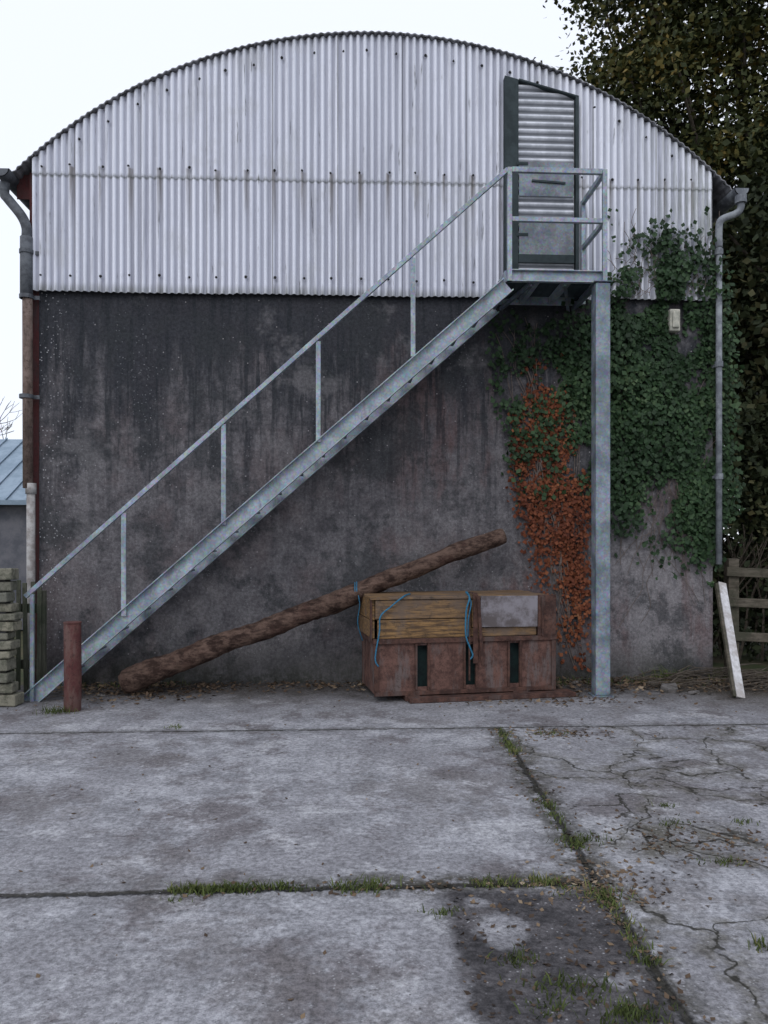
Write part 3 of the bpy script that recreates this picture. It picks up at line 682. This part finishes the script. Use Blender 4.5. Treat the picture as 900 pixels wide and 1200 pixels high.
for (px,py,n,r,s) in ((665,1160,130,.07,.5),(605,1125,80,.04,.45),(640,1185,50,.04,.4),(520,1070,60,.04,.4),(685,985,110,.06,.55),(872,965,40,.03,.45),(895,1110,60,.03,.6),(700,1050,120,.07,.5),(205,853,40,.04,.5),(780,945,40,.03,.4),(740,1190,200,.05,.6),(645,860,60,.08,.4),(850,1010,60,.05,.4),(790,965,60,.06,.35)):
    q=gnd(px,py); tuft(q.x,q.y,n,r,s)
for k in range(90): tuft(random.uniform(2.2,4.4),random.uniform(-.35,-.08),8,.04,1.2)
q=gnd(783,800); tuft(q.x,q.y+.05,260,.09,2.4)
q=gnd(62,838); tuft(q.x,q.y+.1,150,.08,1.1)
for k in range(35): tuft(random.uniform(-3.1,-1.6),random.uniform(-.15,-.05),8,.04,1.0)
gr=empty('grass'); grass('blades',P,.03,.085,gr)
rng=np.random.default_rng(77); random.seed(13); L=[]
def lv(n,f):
    for _ in range(n): L.append(f())
lv(1800,lambda:(random.uniform(2.0,5.6),-.06-abs(random.gauss(0,.33)),random.uniform(.004,.06)))
lv(1000,lambda:(random.uniform(-3,2.2),-.03-abs(random.gauss(0,.22)),random.uniform(.004,.04)))
lv(500,lambda:(random.gauss(-2.0,.4),-.5+random.gauss(0,.25),random.uniform(.004,.04)))
lv(260,lambda:(random.gauss(1.9,.5),-.95+random.gauss(0,.18),random.uniform(.004,.012)))
lv(240,lambda:(random.gauss(1.15,.14),-4.9+random.gauss(0,.12),.006))
def alongJ():
    y=random.uniform(-6,-2.1); return (J(y)+random.gauss(0,.06),y,.006)
lv(280,alongJ)
lv(150,lambda:(random.uniform(-.7,1.1),-4.86+random.gauss(0,.04),.006))
q0_=gnd(805,985); q1=gnd(655,860)
lv(330,lambda:(q0_.x+random.gauss(0,.28),q0_.y+random.gauss(0,.17),.005))
lv(280,lambda:(q1.x+random.gauss(0,.22),q1.y+random.gauss(0,.10),.006))
lv(420,lambda:(random.uniform(-3.5,4.5),random.uniform(-6,-.4),.005))
lv(260,lambda:(random.uniform(.4,1.1),random.uniform(-6,-4.95),.005))
P3=np.array(L); fl_=empty('fallen_leaves')
leaves('leaf_litter',P3,rng.normal(scale=.3,size=P3.shape)+np.array([0,0,1.]),rng.uniform(.008,.034,len(P3))*(1+.9*(P3[:,1]>-1.3)),dead_m,fl_,.7,.3)
# ---------------- world, sun, camera ----------------
w=bpy.data.worlds.new('World'); sc.world=w; w.use_nodes=True; nt=w.node_tree; bg=nt.nodes['Background']
sky=nt.nodes.new('ShaderNodeTexSky'); sky.sky_type='NISHITA'; sky.sun_disc=False; sky.sun_elevation=math.radians(38); sky.sun_rotation=math.radians(200)
mx=nt.nodes.new('ShaderNodeMix'); mx.data_type='RGBA'; mx.inputs[0].default_value=.86
nt.links.new(sky.outputs[0],mx.inputs[6]); mx.inputs[7].default_value=(8.5,8.9,9.9,1)   # overcast cloud layer
nt.links.new(mx.outputs[2],bg.inputs[0]); bg.inputs[1].default_value=.125
sl=bpy.data.lights.new('sun','SUN'); sl.energy=.7; sl.angle=math.radians(25); sl.color=(1,.98,.96)
so=bpy.data.objects.new('sun',sl); sc.collection.objects.link(so)
az=math.radians(200); el=math.radians(38); v=Vector((math.sin(az)*math.cos(el),math.cos(az)*math.cos(el),math.sin(el)))
so.rotation_euler=v.to_track_quat('Z','Y').to_euler()
cd=bpy.data.cameras.new('camera'); cam=bpy.data.objects.new('camera',cd); sc.collection.objects.link(cam)
cam.location=(0,-D,H); cam.rotation_euler=(math.pi/2,0,-math.atan(T)); cd.sensor_width=36; cd.lens=27; cd.shift_y=35/1200; cd.clip_end=1500
sc.camera=cam
